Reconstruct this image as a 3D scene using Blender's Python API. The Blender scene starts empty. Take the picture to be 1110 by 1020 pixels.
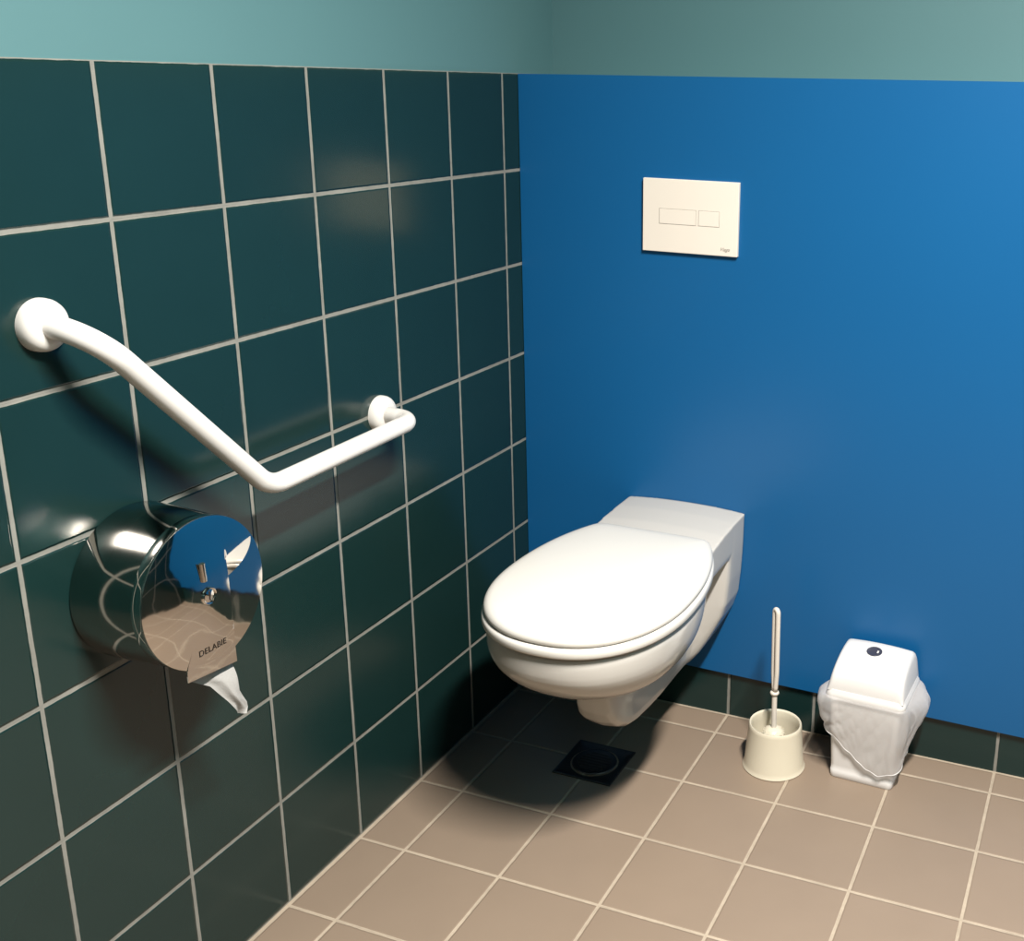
import bpy, bmesh, math, random
from mathutils import Vector, Matrix, noise
random.seed(7)
sc = bpy.context.scene
COL = sc.collection
PI = math.pi

# ------------------------------------------------------------------ helpers
def link(o, parent=None):
    COL.objects.link(o)
    if parent is not None:
        o.parent = parent
    return o

def mesh_obj(name, verts, faces, mat, parent=None, smooth=True, sharp=None):
    """verts are world coordinates; a child is stored relative to its parent's base"""
    off = Vector(parent.location) if parent is not None else Vector((0, 0, 0))
    if parent is not None and parent.parent is not None:
        off = off + Vector(parent.parent.location)
    me = bpy.data.meshes.new(name)
    me.from_pydata([tuple(Vector(v) - off) for v in verts], [], faces)
    bm = bmesh.new(); bm.from_mesh(me)
    bmesh.ops.remove_doubles(bm, verts=bm.verts, dist=1e-6)
    bmesh.ops.recalc_face_normals(bm, faces=bm.faces)
    bm.to_mesh(me); bm.free()
    mats = mat if isinstance(mat, (list, tuple)) else [mat]
    for m in mats:
        me.materials.append(m)
    if smooth:
        me.polygons.foreach_set('use_smooth', [True] * len(me.polygons))
        if sharp is not None:
            me.set_sharp_from_angle(angle=math.radians(sharp))
    me.update()
    return link(bpy.data.objects.new(name, me), parent)

def thing(name, label, cat, loc, group=None):
    o = bpy.data.objects.new(name, None)
    o.empty_display_size = 0.05
    o.location = loc
    o['label'] = label; o['category'] = cat
    if group: o['group'] = group
    return link(o)

def structure(o):
    o['kind'] = 'structure'
    return o

def box_geo(x0, x1, y0, y1, z0, z1, bev=0.0, seg=2):
    bm = bmesh.new()
    bmesh.ops.create_cube(bm, size=1)
    for v in bm.verts:
        v.co = Vector((x0 + (v.co.x + .5) * (x1 - x0), y0 + (v.co.y + .5) * (y1 - y0), z0 + (v.co.z + .5) * (z1 - z0)))
    if bev:
        bmesh.ops.bevel(bm, geom=list(bm.edges), offset=bev, segments=seg, profile=.5, affect='EDGES')
    bm.verts.index_update()
    V = [v.co.copy() for v in bm.verts]; F = [[v.index for v in f.verts] for f in bm.faces]
    bm.free()
    return V, F

def join(*geos):
    V, F = [], []
    for v, f in geos:
        n = len(V); V += list(v); F += [[i + n for i in q] for q in f]
    return V, F

def loft(rings, cap0=True, cap1=True, closed=True):
    n = len(rings[0]); V = []; F = []
    for r in rings: V += [Vector(p) for p in r]
    for i in range(len(rings) - 1):
        for j in range(n if closed else n - 1):
            k = (j + 1) % n
            F.append([i * n + j, i * n + k, (i + 1) * n + k, (i + 1) * n + j])
    for flag, base in ((cap0, 0), (cap1, (len(rings) - 1) * n)):
        if flag:
            c = sum((V[base + j] for j in range(n)), Vector()) / n
            V.append(c); ci = len(V) - 1
            for j in range(n):
                F.append([base + j, base + (j + 1) % n, ci])
    return V, F

def fillet(path, radii, seg=10):
    """polyline with rounded corners (radius per inner vertex)"""
    P = [Vector(p) for p in path]; out = [P[0]]
    for i in range(1, len(P) - 1):
        a, b, c = P[i - 1], P[i], P[i + 1]
        u = (a - b).normalized(); w = (c - b).normalized()
        ang = u.angle(w)
        r = radii[i - 1]; t = r / math.tan(ang / 2)
        t = min(t, (a - b).length * .95, (c - b).length * .95); r = t * math.tan(ang / 2)
        p0 = b + u * t; p1 = b + w * t
        cen = b + (u + w).normalized() * (r / math.sin(ang / 2))
        v0 = p0 - cen; v1 = p1 - cen; tot = v0.angle(v1)
        for k in range(seg + 1):
            s = k / seg
            d = (v0 * math.sin((1 - s) * tot) + v1 * math.sin(s * tot)) / math.sin(tot)
            out.append(cen + d)
    out.append(P[-1])
    return out

def tube_geo(path, rad, n=24, cap=True, sx=1.0):
    P = [Vector(p) for p in path]; rings = []
    T = [(P[min(i + 1, len(P) - 1)] - P[max(i - 1, 0)]).normalized() for i in range(len(P))]
    ref = Vector((0, 0, 1)) if abs(T[0].z) < .8 else Vector((1, 0, 0))
    nx = (ref - T[0] * ref.dot(T[0])).normalized()
    for i, p in enumerate(P):
        nx = (nx - T[i] * nx.dot(T[i])).normalized(); ny = T[i].cross(nx)
        r = rad[i] if isinstance(rad, (list, tuple)) else rad
        rings.append([p + nx * (r * math.cos(2 * PI * k / n)) + ny * (r * sx * math.sin(2 * PI * k / n)) for k in range(n)])
    return loft(rings, cap, cap)

def lathe_geo(prof, origin, axis='z', n=64, cap=True):
    """prof: (radius, distance along axis)"""
    rings = []
    o = Vector(origin)
    for r, h in prof:
        ring = []
        for k in range(n):
            a = 2 * PI * k / n
            if axis == 'z': ring.append(o + Vector((r * math.cos(a), r * math.sin(a), h)))
            elif axis == 'x': ring.append(o + Vector((h, r * math.cos(a), r * math.sin(a))))
            else: ring.append(o + Vector((r * math.cos(a), h, r * math.sin(a))))
        rings.append(ring)
    return loft(rings, cap, cap)

def text_geo(body, size, mat4, extrude, shear=0.0, spacing=1.0):
    cu = bpy.data.curves.new('lettering', 'FONT')
    cu.body = body; cu.size = size; cu.extrude = extrude; cu.shear = shear; cu.space_character = spacing
    cu.align_x = 'CENTER'; cu.align_y = 'CENTER'
    ob = bpy.data.objects.new('lettering', cu); COL.objects.link(ob)
    dg = bpy.context.evaluated_depsgraph_get(); dg.update()
    me = bpy.data.meshes.new_from_object(ob.evaluated_get(dg))
    V = [mat4 @ v.co for v in me.vertices]; F = [list(p.vertices) for p in me.polygons]
    bpy.data.objects.remove(ob); bpy.data.meshes.remove(me)
    return V, F

# ------------------------------------------------------------------ materials
def new_mat(name):
    m = bpy.data.materials.new(name); m.use_nodes = True
    nt = m.node_tree; nt.nodes.clear()
    out = nt.nodes.new('ShaderNodeOutputMaterial'); b = nt.nodes.new('ShaderNodeBsdfPrincipled')
    nt.links.new(b.outputs[0], out.inputs[0])
    return m, nt, b, out

def simple(name, col, rough=.5, metal=0.0, spec=.5, coat=0.0, noise_amt=0.0, noise_scale=20, bump=0.0, bump_scale=200, sss=0.0):
    m, nt, b, out = new_mat(name)
    b.inputs['Base Color'].default_value = (*col, 1); b.inputs['Roughness'].default_value = rough
    b.inputs['Metallic'].default_value = metal; b.inputs['Specular IOR Level'].default_value = spec
    b.inputs['Coat Weight'].default_value = coat; b.inputs['Coat Roughness'].default_value = .05
    if sss:
        b.inputs['Subsurface Weight'].default_value = sss; b.inputs['Subsurface Radius'].default_value = (.01, .01, .008)
    tc = nt.nodes.new('ShaderNodeTexCoord')
    if noise_amt:
        n = nt.nodes.new('ShaderNodeTexNoise'); n.inputs['Scale'].default_value = noise_scale; n.inputs['Detail'].default_value = 5
        nt.links.new(tc.outputs['Object'], n.inputs['Vector'])
        mx = nt.nodes.new('ShaderNodeMix'); mx.data_type = 'RGBA'
        mx.inputs[6].default_value = (*[c * (1 - noise_amt) for c in col], 1)
        mx.inputs[7].default_value = (*[min(1, c * (1 + noise_amt)) for c in col], 1)
        nt.links.new(n.outputs['Fac'], mx.inputs[0]); nt.links.new(mx.outputs[2], b.inputs['Base Color'])
    if bump:
        n2 = nt.nodes.new('ShaderNodeTexNoise'); n2.inputs['Scale'].default_value = bump_scale; n2.inputs['Detail'].default_value = 3
        nt.links.new(tc.outputs['Object'], n2.inputs['Vector'])
        bp = nt.nodes.new('ShaderNodeBump'); bp.inputs['Strength'].default_value = 1; bp.inputs['Distance'].default_value = bump
        nt.links.new(n2.outputs['Fac'], bp.inputs['Height']); nt.links.new(bp.outputs[0], b.inputs['Normal'])
    return m

def tile_mat(name, ua, ub, offa, offb, col, grout, rough, gw=.006, var=.10, pitch=.2, extra=(), spec=.5, wave=.0):
    """square tiles with grout lines; ua/ub are the axes; extra: (axis, sign, value) bands of grout"""
    m, nt, b, out = new_mat(name)
    N = nt.nodes.new; L = nt.links.new
    def math_(op, a, c=None, d=None):
        n = N('ShaderNodeMath'); n.operation = op
        for i, v in enumerate((a, c, d)):
            if v is None: continue
            if isinstance(v, (int, float)): n.inputs[i].default_value = v
            else: L(v, n.inputs[i])
        return n.outputs[0]
    geo = N('ShaderNodeNewGeometry'); sep = N('ShaderNodeSeparateXYZ'); L(geo.outputs['Position'], sep.inputs[0])
    wob = N('ShaderNodeTexNoise'); wob.inputs['Scale'].default_value = 55; wob.inputs['Detail'].default_value = 3
    L(geo.outputs['Position'], wob.inputs['Vector'])
    wv = math_('MULTIPLY', math_('SUBTRACT', wob.outputs['Fac'], .5), .0016)
    ids = []; dist = None; loc = []
    for ax, off in ((ua, offa), (ub, offb)):
        q = math_('DIVIDE', math_('SUBTRACT', sep.outputs[ax], off), pitch)
        ids.append(math_('FLOOR', q))
        fr = math_('FRACT', q); loc.append(math_('SUBTRACT', fr, .5))
        d = math_('MULTIPLY', math_('SUBTRACT', .5, math_('ABSOLUTE', math_('SUBTRACT', fr, .5))), pitch)
        dist = d if dist is None else math_('MINIMUM', dist, d)
    for ax, sg, val, half in extra:      # a joint along a border
        d = math_('SUBTRACT', math_('ABSOLUTE', math_('SUBTRACT', sep.outputs[ax], val)), half - gw / 2)
        dist = math_('MINIMUM', dist, d)
    dist = math_('ADD', dist, wv)
    mr = N('ShaderNodeMapRange'); mr.interpolation_type = 'SMOOTHSTEP'
    mr.inputs['From Min'].default_value = gw / 2 - .0004; mr.inputs['From Max'].default_value = gw / 2 + .0006
    L(dist, mr.inputs['Value']); mask = mr.outputs['Result']
    cmb = N('ShaderNodeCombineXYZ'); L(ids[0], cmb.inputs[0]); L(ids[1], cmb.inputs[1])
    wn = N('ShaderNodeTexWhiteNoise'); wn.noise_dimensions = '3D'; L(cmb.outputs[0], wn.inputs['Vector'])
    cl = N('ShaderNodeTexNoise'); cl.inputs['Scale'].default_value = 9; cl.inputs['Detail'].default_value = 6
    L(geo.outputs['Position'], cl.inputs['Vector'])
    f = math_('ADD', math_('MULTIPLY', math_('SUBTRACT', wn.outputs['Value'], .5), var), math_('ADD', 1, math_('MULTIPLY', math_('SUBTRACT', cl.outputs['Fac'], .5), var * 1.5)))
    tint = N('ShaderNodeMix'); tint.data_type = 'RGBA'; tint.blend_type = 'MULTIPLY'; tint.inputs[0].default_value = 1
    tint.inputs[6].default_value = (*col, 1)
    cc = N('ShaderNodeCombineColor'); [L(f, cc.inputs[i]) for i in range(3)]; L(cc.outputs[0], tint.inputs[7])
    gn = N('ShaderNodeTexNoise'); gn.inputs['Scale'].default_value = 14; gn.inputs['Detail'].default_value = 8; gn.inputs['Roughness'].default_value = .7
    L(geo.outputs['Position'], gn.inputs['Vector'])
    gr = N('ShaderNodeValToRGB'); gr.color_ramp.elements[0].position = .3; gr.color_ramp.elements[1].position = .65
    gr.color_ramp.elements[0].color = (*[c * .72 for c in grout], 1); gr.color_ramp.elements[1].color = (*grout, 1)
    L(gn.outputs['Fac'], gr.inputs[0])
    mx = N('ShaderNodeMix'); mx.data_type = 'RGBA'; L(mask, mx.inputs[0]); L(gr.outputs[0], mx.inputs[6]); L(tint.outputs[2], mx.inputs[7])
    L(mx.outputs[2], b.inputs['Base Color'])
    rr = N('ShaderNodeMapRange'); L(mask, rr.inputs['Value']); rr.inputs['To Min'].default_value = .9; rr.inputs['To Max'].default_value = rough
    L(rr.outputs[0], b.inputs['Roughness'])
    sp = N('ShaderNodeMapRange'); L(mask, sp.inputs['Value']); sp.inputs['To Min'].default_value = .1; sp.inputs['To Max'].default_value = spec
    L(sp.outputs[0], b.inputs['Specular IOR Level'])
    # relief: recessed joint, slightly rounded edge, each tile a hair out of plane, soft glaze waviness
    ed = N('ShaderNodeMapRange'); ed.interpolation_type = 'SMOOTHSTEP'
    ed.inputs['From Min'].default_value = gw / 2 - .001; ed.inputs['From Max'].default_value = gw / 2 + .003; L(dist, ed.inputs['Value'])
    h = math_('MULTIPLY', ed.outputs['Result'], .0012)
    sepc = N('ShaderNodeSeparateColor'); L(wn.outputs['Color'], sepc.inputs[0])
    for k in range(2):
        h = math_('ADD', h, math_('MULTIPLY', math_('MULTIPLY', math_('SUBTRACT', sepc.outputs[k], .5), loc[k]), .0012))
    if wave:
        w2 = N('ShaderNodeTexNoise'); w2.inputs['Scale'].default_value = 7; w2.inputs['Detail'].default_value = 1
        L(geo.outputs['Position'], w2.inputs['Vector'])
        h = math_('ADD', h, math_('MULTIPLY', w2.outputs['Fac'], wave))
    bp = N('ShaderNodeBump'); bp.inputs['Strength'].default_value = 1; bp.inputs['Distance'].default_value = 1
    L(h, bp.inputs['Height']); L(bp.outputs[0], b.inputs['Normal'])
    return m

OFFX = .1032                                    # floor and skirting joints line up
GREEN = (.0072, .0262, .0252)
GROUT = (.265, .262, .238)
M_tile_l = tile_mat('green_glazed_tiles_left', 1, 2, 0.0, 0.0, GREEN, GROUT, .20, extra=((2, 0, 1.4, .0048),), wave=.0006)
M_tile_b = tile_mat('green_glazed_tiles_back', 0, 2, OFFX, -.03, GREEN, GROUT, .2)
M_tile_r = tile_mat('green_glazed_tiles_side', 1, 2, 0.0, 0.0, GREEN, GROUT, .2)
M_floor = tile_mat('beige_floor_tiles', 0, 1, OFFX, -.0097, (.248, .190, .143), (.46, .385, .30), .42, gw=.0055, var=.07,
                   extra=((0, 0, 0.0, .0075), (1, 0, .074, .006)), spec=.35)
M_paint = simple('teal_wall_paint', (.085, .190, .205), .6, noise_amt=.04, noise_scale=3, bump=.00012, bump_scale=90)
M_ceil = simple('darkened_ceiling_paint', (.14, .14, .135), .9, noise_amt=.02)  # unseen ceiling, colour kept dark to cut bounced light in the shadows
M_white_ceramic = simple('white_ceramic', (.53, .51, .48), .12, spec=.5, noise_amt=.015, noise_scale=6)
M_white_plastic = simple('white_seat_plastic', (.68, .66, .62), .22, noise_amt=.01, noise_scale=8)
M_bar = simple('white_coated_steel', (.72, .70, .675), .28, noise_amt=.01)
M_cream = simple('cream_plastic', (.66, .61, .49), .35, noise_amt=.02, sss=.05)
M_pinkish = simple('off_white_plastic', (.68, .63, .565), .35, noise_amt=.02)
M_bin = simple('white_bin_plastic', (.69, .68, .675), .38, noise_amt=.015)
M_plate = simple('cream_white_plate_plastic', (.78, .71, .635), .5, noise_amt=.01)
M_gap = simple('dark_gap_line', (.12, .10, .085), .7, noise_amt=.05)
M_print = simple('grey_print', (.27, .24, .21), .6, noise_amt=.05)
M_etch = simple('dark_etched_print', (.018, .012, .008), .5, noise_amt=.05)
M_chrome = simple('polished_stainless_steel', (.66, .63, .59), .04, metal=1, noise_amt=.02, noise_scale=12, bump=.00025, bump_scale=11)
M_drum = simple('polished_steel_drum', (.46, .44, .405), .08, metal=1, noise_amt=.03, noise_scale=9, bump=.0004, bump_scale=8)
M_grate = simple('dull_steel_drain', (.05, .05, .05), .4, metal=.8, noise_amt=.15, noise_scale=60)
M_hole = simple('drain_hole_black', (.006, .006, .006), .8, noise_amt=.1)
M_grey_button = simple('dark_grey_button_plastic', (.045, .045, .065), .25, noise_amt=.05)
M_paper = simple('white_tissue_paper', (.34, .335, .325), .95, noise_amt=.04, noise_scale=60, bump=.0004, bump_scale=400)

# blue laminate
m, nt, b, out = new_mat('blue_laminate'); M_blue = m
b.inputs['Roughness'].default_value = .36; b.inputs['Specular IOR Level'].default_value = .4
tc = nt.nodes.new('ShaderNodeTexCoord'); n1 = nt.nodes.new('ShaderNodeTexNoise'); n1.inputs['Scale'].default_value = 2.2; n1.inputs['Detail'].default_value = 4
nt.links.new(tc.outputs['Object'], n1.inputs['Vector'])
mx = nt.nodes.new('ShaderNodeMix'); mx.data_type = 'RGBA'
mx.inputs[6].default_value = (.0050, .092, .255, 1); mx.inputs[7].default_value = (.0058, .100, .27, 1)
nt.links.new(n1.outputs['Fac'], mx.inputs[0]); nt.links.new(mx.outputs[2], b.inputs['Base Color'])
n2 = nt.nodes.new('ShaderNodeTexNoise'); n2.inputs['Scale'].default_value = 600
nt.links.new(tc.outputs['Object'], n2.inputs['Vector'])
bp = nt.nodes.new('ShaderNodeBump'); bp.inputs['Distance'].default_value = .00008; bp.inputs['Strength'].default_value = 1
nt.links.new(n2.outputs['Fac'], bp.inputs['Height']); nt.links.new(bp.outputs[0], b.inputs['Normal'])

# thin translucent bag film
m, nt, b, out = new_mat('translucent_bag_film'); M_bag = m
b.inputs['Base Color'].default_value = (.86, .84, .84, 1); b.inputs['Roughness'].default_value = .3
tr = nt.nodes.new('ShaderNodeBsdfTransparent'); tl = nt.nodes.new('ShaderNodeBsdfTranslucent'); tl.inputs[0].default_value = (.85, .84, .84, 1)
m1 = nt.nodes.new('ShaderNodeMixShader'); m1.inputs[0].default_value = .35
nt.links.new(b.outputs[0], m1.inputs[1]); nt.links.new(tl.outputs[0], m1.inputs[2])
m2 = nt.nodes.new('ShaderNodeMixShader')
lw = nt.nodes.new('ShaderNodeLayerWeight'); lw.inputs['Blend'].default_value = .35
mr = nt.nodes.new('ShaderNodeMapRange'); mr.inputs['To Min'].default_value = .40; mr.inputs['To Max'].default_value = .95
nt.links.new(lw.outputs['Facing'], mr.inputs['Value']); nt.links.new(mr.outputs[0], m2.inputs[0])
nt.links.new(tr.outputs[0], m2.inputs[1]); nt.links.new(m1.outputs[0], m2.inputs[2]); nt.links.new(m2.outputs[0], out.inputs[0])

M_hem = simple('doubled_bag_film', (.56, .55, .545), .35, noise_amt=.02)
# ------------------------------------------------------------------ the room
X1, Y0, H = 1.85, -3.3, 2.55                # right wall, wall behind the viewer, ceiling
YB = .2285                                   # painted back wall above the casing
YS = .074                                    # face of the tiled casing behind the blue panel
TOP = 1.3965
def quad(a, b_, c, d): return ([Vector(p) for p in (a, b_, c, d)], [[0, 1, 2, 3]])

structure(mesh_obj('floor', *box_geo(-.1, X1 + .1, Y0 - .1, YB + .1, -.1, 0), M_floor, smooth=False))
structure(mesh_obj('ceiling', *box_geo(-.1, X1 + .1, Y0 - .1, YB + .1, H, H + .1), M_ceil, smooth=False))

def two_mat(name, g0, m0, g1, m1):
    V, F = join(g0, g1)
    o = mesh_obj(name, V, F, [m0, m1], smooth=False)
    return o
def wall(name, tiles, paint, tmat, test):
    o = two_mat(name, tiles, tmat, paint, M_paint)
    for p in o.data.polygons:
        p.material_index = 0 if test(p.center) else 1
    return structure(o)
# tiled dado (proud of the paint) and painted wall over it
wall('wall_left', box_geo(-.1, 0, Y0 - .1, YB + .1, 0, TOP), box_geo(-.1, -.004, Y0 - .1, YB + .1, TOP, H), M_tile_l, lambda c: c.z < TOP + 1e-4)
wall('wall_back', box_geo(0, X1, YS, YB + .1, 0, 1.388), box_geo(-.004, X1, YB, YB + .1, 1.388, H), M_tile_b, lambda c: c.z < 1.3879)
wall('wall_right', box_geo(X1, X1 + .1, Y0 - .1, YB + .1, 0, TOP), box_geo(X1 + .004, X1 + .1, Y0 - .1, YB + .1, TOP, H), M_tile_r, lambda c: c.z < TOP + 1e-4)
wall('wall_front', box_geo(0, X1, Y0 - .1, Y0, 0, TOP), box_geo(0, X1, Y0 - .1, Y0 - .004, TOP, H), M_tile_b, lambda c: c.z < TOP + 1e-4)

# ------------------------------------------------------------------ blue panel in front of the casing
YP = .0635
xr = X1
def zt(x): return 1.3957 + .0068 * x
def zb(x): return .1165 - .015 * min(x, 1.15)
V = []; xs = [.0012, .42, .70, 1.15, xr - .001]
for y in (YP, YS):
    for x in xs:
        V.append((x, y, zb(x))); V.append((x, y, zt(x)))
n = len(xs) * 2; F = []
for i in range(len(xs) - 1):
    a = 2 * i
    F += [[a, a + 2, a + 3, a + 1], [n + a, n + a + 1, n + a + 3, n + a + 2], [a, n + a, n + a + 2, a + 2], [a + 1, a + 3, n + a + 3, n + a + 1]]
F += [[0, 1, n + 1, n], [n - 2, 2 * n - 2, 2 * n - 1, n - 1]]
panel = mesh_obj('wall_panel', V, F, M_blue, smooth=False)
panel['label'] = 'large bright blue laminate panel covering the wall behind the toilet'; panel['category'] = 'panel'

# ------------------------------------------------------------------ flush plate
t = thing('flush_plate', 'cream white rectangular dual flush plate mounted on the blue panel', 'flush plate', (.394, YP, 1.124))
PX0, PX1, PZ0, PZ1 = .2900, .4975, 1.0505, 1.1985
PF = YP - .009
mesh_obj('plate', *box_geo(PX0, PX1, PF, YP + .0004, PZ0, PZ1, .0012, 2), M_plate, t, smooth=False)
for x0, x1 in ((.3270, .4065), (.4130, .4570)):
    z0, z1 = 1.1085, 1.1385
    bt = mesh_obj('flush_button', *box_geo(x0, x1, PF - .0008, PF + .002, z0, z1, .0005, 2), M_plate, t, smooth=False)
    e = .0006
    fr = join(box_geo(x0 - e, x1 + e, PF - .0002, PF + .001, z1, z1 + e), box_geo(x0 - e, x1 + e, PF - .0002, PF + .001, z0 - e, z0),
              box_geo(x0 - e, x0, PF - .0002, PF + .001, z0, z1), box_geo(x1, x1 + e, PF - .0002, PF + .001, z0, z1))
    mesh_obj('button_gap', *fr, M_gap, bt, smooth=False)
mt = Matrix.Translation((.4700, PF - .0003, 1.0640)) @ Matrix.Rotation(PI / 2, 4, 'X')
mesh_obj('logo', *text_geo('Viega', .0100, mt, .0002, shear=.5), M_print, t, smooth=False)

# ------------------------------------------------------------------ toilet
CX = .394
tl = thing('toilet', 'white wall-hung toilet with closed lid, projecting from the blue panel', 'toilet', (CX, YP, .0))

def smooth_step(a, b_, x):
    t_ = max(0, min(1, (x - a) / (b_ - a))); return t_ * t_ * (3 - 2 * t_)
def interp(tab, x):
    if x <= tab[0][0]: return tab[0][1]
    for (a, va), (c, vc) in zip(tab, tab[1:]):
        if x <= c:
            s = (x - a) / (c - a); return va + (vc - va) * s
    return tab[-1][1]

def egg(yc, af, ab, b_, ycut, n=44, ef=2.25, eb=2.0, z=0.0, cx=CX):
    """closed plan outline: rounded front (towards -y), narrower back cut straight at ycut"""
    def hw(y):
        if y < yc: return b_ * max(0, 1 - ((yc - y) / af) ** ef) ** (1 / ef)
        return b_ * max(0, 1 - ((y - yc) / ab) ** eb) ** (1 / eb)
    ys = []
    for i in range(n + 1):
        a = PI / 2 * i / n; ys.append(yc - af * math.cos(a))
    m_ = 26
    for i in range(1, m_ + 1): ys.append(yc + (ycut - yc) * i / m_)
    R = [(cx + hw(y), y, z) for y in ys]
    Lf = [(cx - hw(y), y, z) for y in ys][::-1]
    hb = hw(ycut); back = [(cx + hb * (1 - 2 * i / 12), ycut, z) for i in range(1, 12)]
    return [Vector(p) for p in R + back + Lf[:-1]]
def round_ring(ring, it=3):
    for _ in range(it):
        n_ = len(ring); ring = [ring[i] * .5 + (ring[i - 1] + ring[(i + 1) % n_]) * .25 for i in range(n_)]
    return ring
def shrink(ring, d, z):
    """inset a ring by about d towards its axis"""
    n_ = len(ring); out_ = []
    for i in range(n_):
        tg = (ring[(i + 1) % n_] - ring[i - 1]); nn = Vector((tg.y, -tg.x, 0))
        nn = nn.normalized() if nn.length > 1e-9 else Vector((0, 0, 0))
        out_.append(Vector((ring[i].x - nn.x * d, ring[i].y - nn.y * d, z)))
    return out_
def scale_ring(ring, s, z, c):
    return [Vector((c[0] + (p.x - c[0]) * s, c[1] + (p.y - c[1]) * s, z)) for p in ring]

# --- ceramic body: overlapping lofts fused into one surface
geos = []
rings = []
for i in range(19):
    t_ = i / 18
    z = .4635 - .165 * (1 - (1 - t_) ** 1.35)
    d_ = (.4635 - z) / .1665
    s = max(.2, (1 - max(0, (d_ - .10) / .90) ** 2.25) ** .5) if d_ > .1 else 1.0
    if i == 0: s = .988
    dy = .075 * max(0, d_ - .25) ** 1.4
    rings.append([Vector((CX + (p.x - CX) * s, -.36 + (p.y + .36) * s + dy, z)) for p in egg(-.375, .243, .30, .181, -.10)])
geos.append(loft(rings))
# rim-to-wall deck
rings = []
for y, w, zt_, zb_ in ((-.40, .135, .460, .40), (-.30, .1375, .464, .41), (-.215, .1375, .480, .421), (-.14, .137, .490, .424), (-.07, .1368, .497, .425), (0, .1365, .500, .424), (YP + .0006, .1365, .500, .42)):
    ring = []; cr = .009
    crown = .007 if y > -.2 else .0
    top = [(CX - w + (2 * w) * i / 12, zt_ + crown * (1 - (2 * i / 12 - 1) ** 2)) for i in range(13)]
    for x, z in top: ring.append(Vector((x, y, z)))
    for i in range(1, 6): ring.append(Vector((CX + w - .0015 * i / 6 * 1, y, zt_ + (zb_ - zt_) * i / 6)))
    for i in range(13): ring.append(Vector((CX + w * .97 - 2 * w * .97 * i / 12, y, zb_)))
    for i in range(1, 6): ring.append(Vector((CX - w + .0015 * (6 - i) / 6, y, zb_ + (zt_ - zb_) * i / 6)))
    rings.append(ring)
geos.append(loft(rings))
# U-shaped flange against the wall, running forward into the trap
UP = [(.500, .1365), (.46, .1360), (.428, .1355), (.37, .133), (.3175, .128), (.285, .118), (.2576, .105), (.225, .088), (.195, .070), (.170, .050), (.152, .026), (.147, .0)]
SP = [(.47, .060), (.45, .057), (.428, .054), (.37, .050), (.3175, .049), (.285, .049), (.2576, .051), (.225, .053), (.195, .0535), (.178, .050), (.166, .036), (.161, .0)]
def prof_ring(y, k, zs=1.0, ws=1.0, dz=0.0):
    pts_ = []
    for (z0, w0), (z1, w1) in zip(UP, SP):
        pts_.append((z0 + (z1 - z0) * k, w0 + (w1 - w0) * k))
    pts_ = [(z if z > .40 else .40 - (.40 - z) * zs, w * ws) for z, w in pts_]
    r_ = [Vector((CX + w, y, z + dz)) for z, w in pts_]
    l_ = [Vector((CX - w, y, z + dz)) for z, w in pts_[:-1]][::-1]
    return r_ + l_
rings = [prof_ring(y, k) for y, k in ((YP + .0006, 0), (.045, .0), (.0, .0), (-.016, .01), (-.024, .06), (-.030, .20), (-.037, .46), (-.046, .74), (-.060, .92), (-.09, .99), (-.14, 1.0), (-.18, 1.0))]
for y, s, ws in ((-.24, .985, 1), (-.30, .96, .98), (-.335, .93, .95), (-.362, .87, .89), (-.384, .79, .81), (-.400, .68, .70), (-.410, .54, .60), (-.415, .36, .42)):
    rings.append(prof_ring(y, 1, s, ws))
geos.append(loft(rings))
V, F = join(*geos)
tmp = mesh_obj('bowl', V, F, M_white_ceramic, None)
# separate lofts overlap: fuse with a voxel remesh and relax
md = tmp.modifiers.new('r', 'REMESH'); md.mode = 'VOXEL'; md.voxel_size = .0026; md.use_smooth_shade = True
ms = tmp.modifiers.new('s', 'SMOOTH'); ms.factor = .5; ms.iterations = 10
dg = bpy.context.evaluated_depsgraph_get(); dg.update()
fused = bpy.data.meshes.new_from_object(tmp.evaluated_get(dg))
fused.name = 'bowl'
bpy.data.objects.remove(tmp)
for v in fused.vertices:
    v.co -= Vector(tl.location)
    if v.co.y > -.0028: v.co.y = .0004
fused.materials.clear(); fused.materials.append(M_white_ceramic)
fused.polygons.foreach_set('use_smooth', [True] * len(fused.polygons))
bowl = link(bpy.data.objects.new('bowl', fused), tl)

# --- seat ring
so = round_ring(egg(-.375, .252, .345, .188, -.118), 2)
si = round_ring(egg(-.385, .185, .20, .118, -.215), 3)
SZ0, SZ1 = .4700, .4885
R = [shrink(so, .006, SZ0), shrink(so, .002, SZ0 + .001), shrink(so, 0, SZ0 + .004), shrink(so, 0, SZ1 - .006), shrink(so, .0015, SZ1 - .002), shrink(so, .005, SZ1), shrink(so, .014, SZ1 + .0002)]
Ri = [shrink(si, 0, SZ1), shrink(si, 0, SZ0)]
seat = mesh_obj('seat', *loft(R + Ri + [R[0]], False, False), M_white_plastic, tl)
# --- lid
lo = round_ring(egg(-.375, .248, .345, .1845, -.116), 2)
LZ = .4905; c0 = (CX, -.355)
R = [scale_ring(lo, .9, LZ + .002, c0), shrink(lo, .006, LZ), shrink(lo, .002, LZ + .0008), shrink(lo, .0, LZ + .004), shrink(lo, .0005, LZ + .009), shrink(lo, .003, LZ + .0135), shrink(lo, .008, LZ + .0172), shrink(lo, .016, LZ + .0195)]
base = shrink(lo, .016, 0)
for s, dz in ((.93, .0208), (.8, .0222), (.62, .0235), (.42, .0243), (.2, .0247), (.05, .0248)):
    R.append(scale_ring(base, s, LZ + dz, c0))
lid = mesh_obj('lid', *loft(R), M_white_plastic, tl)
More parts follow.
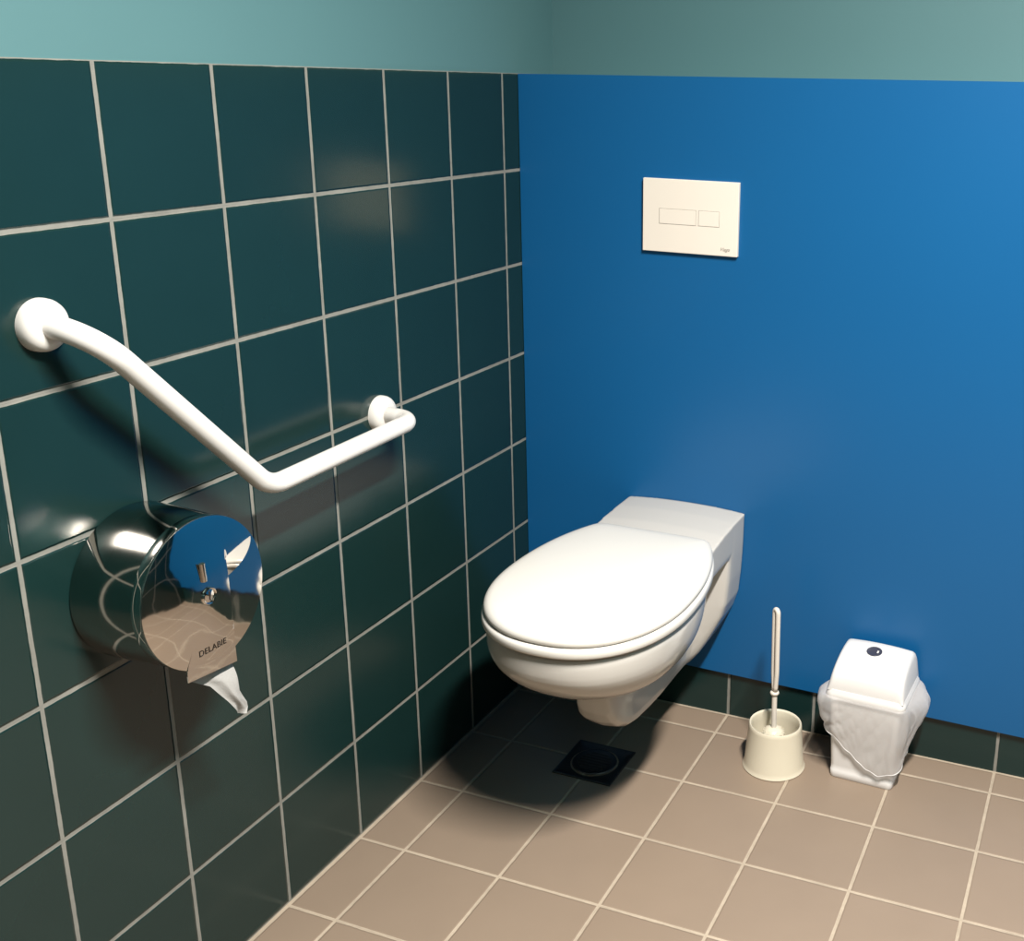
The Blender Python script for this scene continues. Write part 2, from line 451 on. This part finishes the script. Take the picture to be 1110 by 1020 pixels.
# ------------------------------------------------------------------ angled grab bar
BX = .078
A = Vector((0, -1.125, 1.0850)); B = Vector((0, -.468, .7995))
gb = thing('grab_bar', 'white angled grab bar fixed to the green tiles above the paper dispenser', 'grab bar', (0, -.85, .85))
path = fillet([A, (BX, A.y, A.z), (BX, -.846, .7945), (BX, -.475, .7985), (0, B.y, B.z)], (.068, .068, .034), 14)
mesh_obj('bar', *tube_geo(path, .0152, 32), M_bar, gb)
for P in (A, B):
    prof = [(.0332, .0003), (.0332, .004), (.0326, .010), (.0308, .0145), (.028, .018), (.0235, .0205), (.0185, .0215), (.0150, .0216)]
    mesh_obj('flange', *lathe_geo(prof, P, 'x', 48), M_bar, gb, sharp=50)

# ------------------------------------------------------------------ paper dispenser
DY, DZ, DR, DD = -1.033, .7110, .1050, .122
dp = thing('toilet_paper_dispenser', 'round polished steel toilet paper dispenser on the green tiles under the grab bar', 'dispenser', (0, DY, DZ))
prof = [(DR - .003, .0004), (DR + .002, .0006), (DR + .003, .003), (DR + .002, .05), (DR, .09), (DR - .001, DD - .012)]
mesh_obj('drum', *lathe_geo(prof, (0, DY, DZ), 'x', 128), M_drum, dp, sharp=50)
# front cover: shallow dome whose right side steps back behind a fold, with a tongue at the bottom
FOLD = DY + .0375
def cover_x(y, z, right=False):
    r = min(1.1, math.hypot(y - DY, z - DZ) / DR)
    x = DD + .0058 * (1 - r * r) + .027 * (y - DY) - .034 * (z - DZ)
    x += .0013 * noise.noise(Vector((y * 15, z * 15, 3.1))) * max(0, 1 - r ** 4)
    if right: x -= .0085 * smooth_step(.058, -.035, z - DZ)
    return x
NA = 160
rings = []
for rr_, dx in ((.97, -.0200), (.99, -.0195), (1.002, -.0150), (1.0055, -.0100), (1.0055, -.0040), (1.003, -.0012), (.9985, .0)):
    rings.append([Vector((DD + dx + (.027 * math.cos(2 * PI * k / NA) - .034 * math.sin(2 * PI * k / NA)) * DR, DY + DR * rr_ * math.cos(2 * PI * k / NA), DZ + DR * rr_ * math.sin(2 * PI * k / NA))) for k in range(NA)])
Vr, Fr = loft(rings, False, True)
V = []; F = []; rows = 96; nl, nr = 56, 22
for j in range(rows + 1):
    zz = -math.cos(PI * j / rows) * DR * .999; z = DZ + zz
    hwid = math.sqrt(max(0, (DR * .999) ** 2 - zz * zz))
    ya, yb = DY - hwid, DY + hwid; ym = min(max(FOLD, ya), yb)
    for i in range(nl + 1):
        y = ya + (ym - ya) * i / nl; V.append((cover_x(y, z), y, z))
    for i in range(nr + 1):
        y = ym + min(.0012, (yb - ym) * .4) * (1 if i == 0 else 1) + (yb - ym - min(.0012, (yb - ym) * .4)) * i / nr; V.append((cover_x(y, z, True), y, z))
w_ = nl + nr + 2
for j in range(rows):
    for i in range(w_ - 1):
        a = j * w_ + i; F.append([a, a + 1, a + w_ + 1, a + w_])
cov = mesh_obj('cover', *join((V, F), (Vr, Fr)), M_chrome, dp, sharp=45)
# tongue with a tear edge running on below the disc
TY0, TY1, TZ1 = DY - .0490, FOLD - .0002, DZ - .045
V = []; F = []; nu, nv = 30, 30
def tongue_x(y, z):
    zin = DZ - math.sqrt(max(0, (DR * .93) ** 2 - (y - DY) ** 2))
    r_ = math.hypot(y - DY, z - DZ) / DR
    return cover_x(y, max(z, zin)) - .0002 + .0005 * smooth_step(.60, .98, r_) + .02 * max(0, zin - z)
for side in (0, 1):
    for j in range(nv + 1):
        s_ = j / nv
        for i in range(nu + 1):
            u = i / nu
            y0 = TY0 + .012 * (1 - smooth_step(.3, .85, s_))
            y = y0 + (TY1 - y0) * u
            zend = DZ - .1110 - .0090 * u
            z = TZ1 + (zend - TZ1) * s_
            V.append((tongue_x(y, z) - .0014 * side, y, z))
n = (nu + 1) * (nv + 1)
for j in range(nv):
    for i in range(nu):
        a = j * (nu + 1) + i
        F += [[a, a + 1, a + nu + 2, a + nu + 1], [n + a, n + a + nu + 1, n + a + nu + 2, n + a + 1]]
for j in range(nv):
    for i in (0, nu):
        a = j * (nu + 1) + i; F.append([a, a + nu + 1, n + a + nu + 1, n + a])
for i in range(nu):
    for j in (0, nv):
        a = j * (nu + 1) + i; F.append([a, n + a, n + a + 1, a + 1])
tongue = mesh_obj('paper_guide', V, F, M_chrome, dp, sharp=50)
# sight slot and lock
sx_ = cover_x(DY - .004, DZ + .028)
mesh_obj('sight_slot', *tube_geo([(sx_ + .0004, DY - .007, DZ + .046), (sx_ + .0008, DY - .006, DZ + .020)], .0042, 16), M_drum, dp, sharp=40)
lk = mesh_obj('lock', *lathe_geo([(.0122, 0), (.0126, .0015), (.0112, .0035), (.0098, .003), (.0092, .0015), (.004, .0022)], (cover_x(DY - .001, DZ - .003) - .0006, DY - .001, DZ - .003), 'x', 40), M_chrome, dp, sharp=40)
mesh_obj('key_slot', *box_geo(cover_x(DY, DZ) + .0006, cover_x(DY, DZ) + .0020, DY - .0024, DY + .0004, DZ - .010, DZ + .004, .0004), M_etch, lk)
# engraved maker's lettering on the tongue
ly, lz = DY - .003, DZ - .0800
mt = Matrix(((0, 0, 1, 0), (1, 0, 0, ly), (0, 1, 0, lz), (0, 0, 0, 1)))
Vt, Ft = text_geo('DELABIE', .0125, mt, .00025, spacing=1.05)
mesh_obj('lettering', [Vector((v.x + max(tongue_x(v.y, v.z), cover_x(v.y, v.z)) + .0003, v.y, v.z)) for v in Vt], Ft, M_etch, dp, smooth=False)

# loose end of the tissue, hanging out of the dispenser
tp = thing('toilet_paper', 'torn end of white toilet tissue hanging out of the steel dispenser', 'toilet paper', (.11, DY + .03, DZ - .15))
V = []; F = []; nu, nv = 20, 40
LE = [(0, -.030, .640), (.12, -.038, .606), (.22, -.035, .5915), (.42, -.003, .5680), (.70, .0195, .5300), (1, .0315, .5080)]
RE = [(0, .034, .640), (.14, .0365, .606), (.30, .0375, .584), (.58, .0345, .5450), (.80, .0455, .5220), (.9, .0455, .514), (1, .0385, .5075)]
def edge(tab, s_):
    return interp([(a, b_) for a, b_, c in tab], s_), interp([(a, c) for a, b_, c in tab], s_)
for j in range(nv + 1):
    s_ = j / nv
    (la, lb), (ra, rb) = edge(LE, s_), edge(RE, s_)
    for i in range(nu + 1):
        u = i / nu
        y = DY + la + (ra - la) * u; z = lb + (rb - lb) * u + .001
        x = DD - .010 + .016 * smooth_step(.2, 1, s_) + .009 * smooth_step(.35, .75, u + .25 * math.sin(s_ * 3)) * smooth_step(.1, .5, s_) - .006 * math.sin(s_ * 7 + u * 2) * s_
        x += .0015 * noise.noise(Vector((u * 5, s_ * 6, 0)))
        V.append((x, y, z))
for j in range(nv):
    for i in range(nu):
        a = j * (nu + 1) + i; F.append([a, a + 1, a + nu + 2, a + nu + 1])
sheet = mesh_obj('sheet', V, F, M_paper, tp)
# ------------------------------------------------------------------ floor drain
fd = thing('floor_drain', 'dark square floor drain with round grate in the tiles under the toilet', 'drain', (.306, -.216, 0))
x0, x1, y0, y1 = .2395, .3715, -.284, -.150
outer = [(x0, y0), (x1, y0), (x1, y1), (x0, y1)]
cxd, cyd = (x0 + x1) / 2, (y0 + y1) / 2
def sq(h, k, n_=64):
    out_ = []
    for i in range(n_):
        a = 2 * PI * i / n_; c, s = math.cos(a), math.sin(a); m_ = max(abs(c), abs(s)); out_.append(Vector((cxd + h * c / m_, cyd + h * s / m_, k)))
    return out_
def ci(r_, k, n_=64): return [Vector((cxd + r_ * math.cos(2 * PI * i / n_), cyd + r_ * math.sin(2 * PI * i / n_), k)) for i in range(n_)]
mesh_obj('frame', *loft([sq(.066, .0002), sq(.066, .0022), sq(.0645, .003), sq(.062, .003), sq(.060, .0018), ci(.052, .0014), ci(.051, .0008)], False, False), M_grate, fd, sharp=40)
g = [lathe_geo([(.046, .0006), (.0475, .0022), (.046, .0038), (.043, .0038), (.040, .0022), (.002, .0026)], (cxd, cyd, 0), 'z', 64)]
gr_ = mesh_obj('grate', *join(*g), M_grate, fd, sharp=40)
sl = []
for k in range(-3, 4):
    w = math.sqrt(max(0, .034 ** 2 - (k * .0095) ** 2)); sl.append(box_geo(cxd - w, cxd + w, cyd + k * .0095 - .0022, cyd + k * .0095 + .0022, .0021, .0029))
mesh_obj('slots', *join(*sl), M_hole, gr_, smooth=False)

# ------------------------------------------------------------------ toilet brush and holder
QX, QY = .6590, -.0770
hd = thing('toilet_brush_holder', 'cream plastic toilet brush holder on the floor left of the bin', 'brush holder', (QX, QY, 0))
prof = [(.056, .0004), (.0655, .0004), (.0664, .002), (.0650, .0045), (.0628, .012), (.0560, .092), (.0555, .0985), (.0540, .1005), (.0518, .0998), (.0505, .096), (.0510, .08), (.054, .03), (.053, .012), (.002, .010)]
mesh_obj('pot', *lathe_geo(prof, (QX, QY, 0), 'z', 72, cap=True), M_cream, hd, sharp=55)
bx_, by_ = QX - .0045, QY + .004
br = thing('toilet_brush', 'slim off-white toilet brush with looped handle standing in the cream holder', 'brush', (bx_, by_, .012))
def tip(z): return (bx_ - .0065 * (z - .1) / .28, by_ + .004 * (z - .1) / .28)
def at(z): x, y = tip(z); return Vector((x, y, z))
# rod with collar
mesh_obj('rod', *tube_geo([at(.07), at(.12), at(.168)], .0056, 18), M_pinkish, br, sharp=50)
c = at(.166)
mesh_obj('collar', *lathe_geo([(.005, -.004), (.0085, -.003), (.0098, 0), (.0085, .003), (.005, .004)], c, 'z', 28), M_pinkish, br)
# looped handle: two flat strands joined at the top
hw = .0060; dirv = Vector((.78, -.63, 0)).normalized()
lp = []
for k in range(20):
    z = .171 + (.347 - .171) * k / 19; f = min(1, .35 + k / 7); lp.append(at(z) + dirv * hw * f)
for k in range(1, 12):
    a = PI * k / 12; lp.append(at(.347) + dirv * hw * math.cos(a) + Vector((0, 0, .0075 * math.sin(a))))
for k in range(19, -1, -1):
    z = .171 + (.347 - .171) * k / 19; f = min(1, .35 + k / 7); lp.append(at(z) - dirv * hw * f)
mesh_obj('handle', *tube_geo(lp, .0052, 14), M_pinkish, br)
# bristle head, its shoulder just showing inside the pot
random.seed(3)
hp = [(.004, .086), (.011, .085), (.016, .082), (.021, .077), (.0235, .068), (.024, .05), (.022, .022), (.019, .0135), (.004, .0125)]
Vh, Fh = lathe_geo(hp, (bx_, by_, 0), 'z', 40)
tuft = []
for k in range(110):
    a = random.random() * 2 * PI; r0 = .006 + .012 * random.random(); zz = .084 - (r0 - .006) * .6
    p0 = Vector((bx_ + r0 * math.cos(a), by_ + r0 * math.sin(a), zz - .006)); p1 = p0 + Vector((.008 * math.cos(a), .008 * math.sin(a), .003 + .003 * random.random()))
    tuft.append(tube_geo([p0, p1], .0008, 5))
mesh_obj('bristles', *join((Vh, Fh), *tuft), M_cream, br)

# ------------------------------------------------------------------ waste bin
WX, WY, WA = .8485, -.0135, math.radians(-2.5)
wb = thing('waste_bin', 'small white waste bin with hooded lid on the floor by the blue panel', 'bin', (WX, WY, 0))
ca, sa = math.cos(WA), math.sin(WA)
def wloc(x, y, z): return Vector((WX + x * ca - y * sa, WY + x * sa + y * ca, z))
def rsq(hx, hy, r, z, n_=9, dy=0.0, zf=None):
    out_ = []
    for qx, qy, a0 in ((1, -1, -PI / 2), (1, 1, 0), (-1, 1, PI / 2), (-1, -1, PI)):
        for i in range(n_):
            a = a0 + PI / 2 * i / (n_ - 1)
            x = qx * (hx - r) + r * math.cos(a); y = qy * (hy - r) + r * math.sin(a)
            out_.append(wloc(x, y + dy, z if zf is None else zf(x, y + dy, z)))
    return out_
R = [rsq(.066, .0625, .010, .0004), rsq(.0668, .0633, .011, .0015), rsq(.0672, .0637, .012, .016), rsq(.0662, .0627, .012, .0175), rsq(.0665, .063, .012, .030), rsq(.0745, .0690, .013, .188), rsq(.0745, .0690, .013, .196)]
mesh_obj('bucket', *loft(R), M_bin, wb, sharp=50)
# hood: rim band then a housing rising to a ridge near the back
rimh = [rsq(.0775, .0715, .014, .186), rsq(.0825, .0745, .015, .186), rsq(.0835, .0752, .016, .1885), rsq(.0835, .0752, .016, .195), rsq(.0825, .0740, .016, .1995), rsq(.0805, .0725, .016, .2025), rsq(.0793, .0712, .016, .206)]
lidp = mesh_obj('lid', *loft(rimh, True, True), M_bin, wb, sharp=50)
PROF = [(-.0695, .204), (-.0685, .214), (-.0655, .2275), (-.0585, .2405), (-.0465, .2505), (-.030, .2580), (-.010, .2640), (.012, .2675), (.030, .2680), (.044, .2670), (.055, .2610), (.0625, .2490), (.0665, .232), (.0685, .215), (.069, .204)]
HX = .0792
rings = []
for k, (y, z) in enumerate(PROF):
    h = z - .204; taper = .0015 + .055 * h
    w = HX - taper; ring = []
    r_ = .011
    # a cross strip from left to right over the hood with rounded shoulders
    for s in (-1, 1):
        arc = []
        for i in range(9):
            a = PI / 2 * i / 8
            if s < 0: arc.append((-w + r_ * (1 - math.sin(a)) * 1.0 - 0, i))
        pass
    xs_ = [-w - 0.0] ; pts_ = []
    n_ = 22
    for i in range(n_ + 1):
        u = -1 + 2 * i / n_; uu = math.copysign(abs(u) ** .55, u) if abs(u) > 0 else 0
        x = w * uu
        drop = max(0, (abs(x) - (w - r_)) / r_); dz = r_ * (1 - math.sqrt(max(0, 1 - drop * drop)))
        pts_.append(wloc(x, y, max(.204, z - dz + .004 * (1 - uu * uu) * min(1, h / .03))))
    rings.append([wloc(-HX, y, .203)] + pts_ + [wloc(HX, y, .203)])
flap = mesh_obj('flap', *loft(rings, True, True, closed=False), M_bin, wb, sharp=60)
def hood_z(y): return interp(PROF, y) + .004
# round badge-like push button near the ridge
by0 = .004; bz = hood_z(by0); sl_ = math.atan2(hood_z(by0 + .006) - hood_z(by0 - .006), .012)
c = wloc(-.004, by0, bz); Rm = Matrix.Translation(c) @ Matrix.Rotation(WA, 4, 'Z') @ Matrix.Rotation(sl_, 4, 'X')
Vb, Fb = lathe_geo([(.0162, -.002), (.0162, .0006), (.0150, .0013), (.0132, .0006), (.002, .0004)], (0, 0, 0), 'z', 40)
mesh_obj('button', [Rm @ v for v in Vb], Fb, M_grey_button, wb, sharp=50)
Vb, Fb = box_geo(-.0, .0035, -.004, .004, .0004, .0014, .0004); Vb = [v + Vector((.0058, 0, 0)) for v in Vb]
mesh_obj('button_mark', [Rm @ v for v in Vb], Fb, M_white_plastic, wb)

# ------------------------------------------------------------------ bin liner draped over the bucket's edge
bl = thing('bin_liner', 'translucent white plastic bag hanging over the edge of the bin', 'bag', (WX, WY, .03))
NU, NV = 220, 34
base_ring = rsq(.0775, .0715, .014, 0, 55)
# parameter along the perimeter, starting at front right corner: right side, back, left, front
cl_ = [Vector((p.x, p.y, 0)) for p in base_ring]
Lp = [0]
for i in range(len(cl_)): Lp.append(Lp[-1] + (cl_[(i + 1) % len(cl_)] - cl_[i]).length)
tot = Lp[-1]
def per(u):
    d = (u % 1) * tot
    for i in range(len(cl_)):
        if d <= Lp[i + 1]:
            s = (d - Lp[i]) / max(1e-9, Lp[i + 1] - Lp[i]); p = cl_[i].lerp(cl_[(i + 1) % len(cl_)], s)
            return p
    return cl_[0]
HEM = [(0, .040), (.06, .055), (.14, .085), (.22, .100), (.30, .125), (.5, .13), (.66, .125), (.735, .118), (.77, .108), (.82, .082), (.87, .058), (.92, .041), (.965, .032), (1, .040)]
BUL = [(0, .008), (.05, .014), (.10, .026), (.15, .036), (.20, .034), (.26, .014), (.5, .004), (.62, .012), (.69, .028), (.75, .020), (.80, .006), (.9, .006), (1, .008)]
V = []; F = []
cen = Vector((WX, WY, 0))
for i in range(NU):
    u = i / NU
    p = per(u); q0, q1 = per(u - .004), per(u + .004); tg = (q1 - q0).normalized(); nn = Vector((tg.y, -tg.x, 0))
    hem = interp(HEM, u) + .004 * noise.noise(Vector((u * 30, 2, 0)))
    bul = interp(BUL, u)
    for j in range(NV + 1):
        s = j / NV
        z = .193 + (hem - .193) * s
        tp_ = 1 - (.193 - z) / .193 * .105          # the bucket narrows downwards
        pp = cen + (p - cen) * tp_
        fold =   .0065 * noise.noise(Vector((u * 14 + s * 2.0, s * .8, 1.0))) + .0009 * noise.noise(Vector((u * 44 - s * 4, s * 2, 5.0)))
        off = .0015 + bul * math.sin(PI * min(1, s) ** .5) + abs(fold) * (.4 + 1.8 * s) + .004 * s
        x_ = pp + nn * off
        yy = min(x_.y, YP - .002)
        V.append((x_.x, yy, z))
for i in range(NU):
    k = (i + 1) % NU
    for j in range(NV):
        F.append([i * (NV + 1) + j, k * (NV + 1) + j, k * (NV + 1) + j + 1, i * (NV + 1) + j + 1])
skirt = mesh_obj('overhang', V, F, M_bag, bl)
# rolled hem
hem_path = [Vector(V[i * (NV + 1) + NV]) for i in range(NU)] ; hem_path.append(hem_path[0])
mesh_obj('hem', *tube_geo(hem_path, .0012, 6, cap=False), M_hem, bl)

# ------------------------------------------------------------------ light: a ceiling tube along the room and its weak neighbour
def area(name, loc, sx, sy, power, col, rot=(0, 0, 0)):
    l = bpy.data.lights.new(name, 'AREA'); l.shape = 'RECTANGLE'; l.size = sx; l.size_y = sy; l.energy = power; l.color = col
    o = bpy.data.objects.new(name, l); o.location = loc; o.rotation_euler = rot
    return link(o)
L1 = area('ceiling_light', (1.42, -1.36, H - .03), .10, .70, 122, (1, .94, .86))
L1.data.spread = math.radians(154)

w = bpy.data.worlds.new('world'); sc.world = w; w.use_nodes = True
w.node_tree.nodes['Background'].inputs[0].default_value = (.5, .55, .6, 1); w.node_tree.nodes['Background'].inputs[1].default_value = .0

# ------------------------------------------------------------------ camera
cd = bpy.data.cameras.new('camera'); cam = link(bpy.data.objects.new('camera', cd))
cam.location = (1.2351, -2.1324, 1.3888); cam.rotation_euler = (1.2832, -.0245, .3512)
cd.sensor_width = 36; cd.sensor_fit = 'HORIZONTAL'; cd.lens = 1239.63 / 1110 * 36
cd.shift_x = (555 - 771.26) / 1110; cd.shift_y = (455.59 - 510) / 1110
cd.clip_start = .01
sc.camera = cam
sc.view_settings.view_transform = 'Standard'; sc.view_settings.look = 'None'
sc.view_settings.gamma = 1; sc.view_settings.use_curve_mapping = False
sc.view_settings.exposure = 0.2
sc.cycles.max_bounces = 12; sc.cycles.diffuse_bounces = 2; sc.cycles.caustics_reflective = False; sc.cycles.transparent_max_bounces = 16
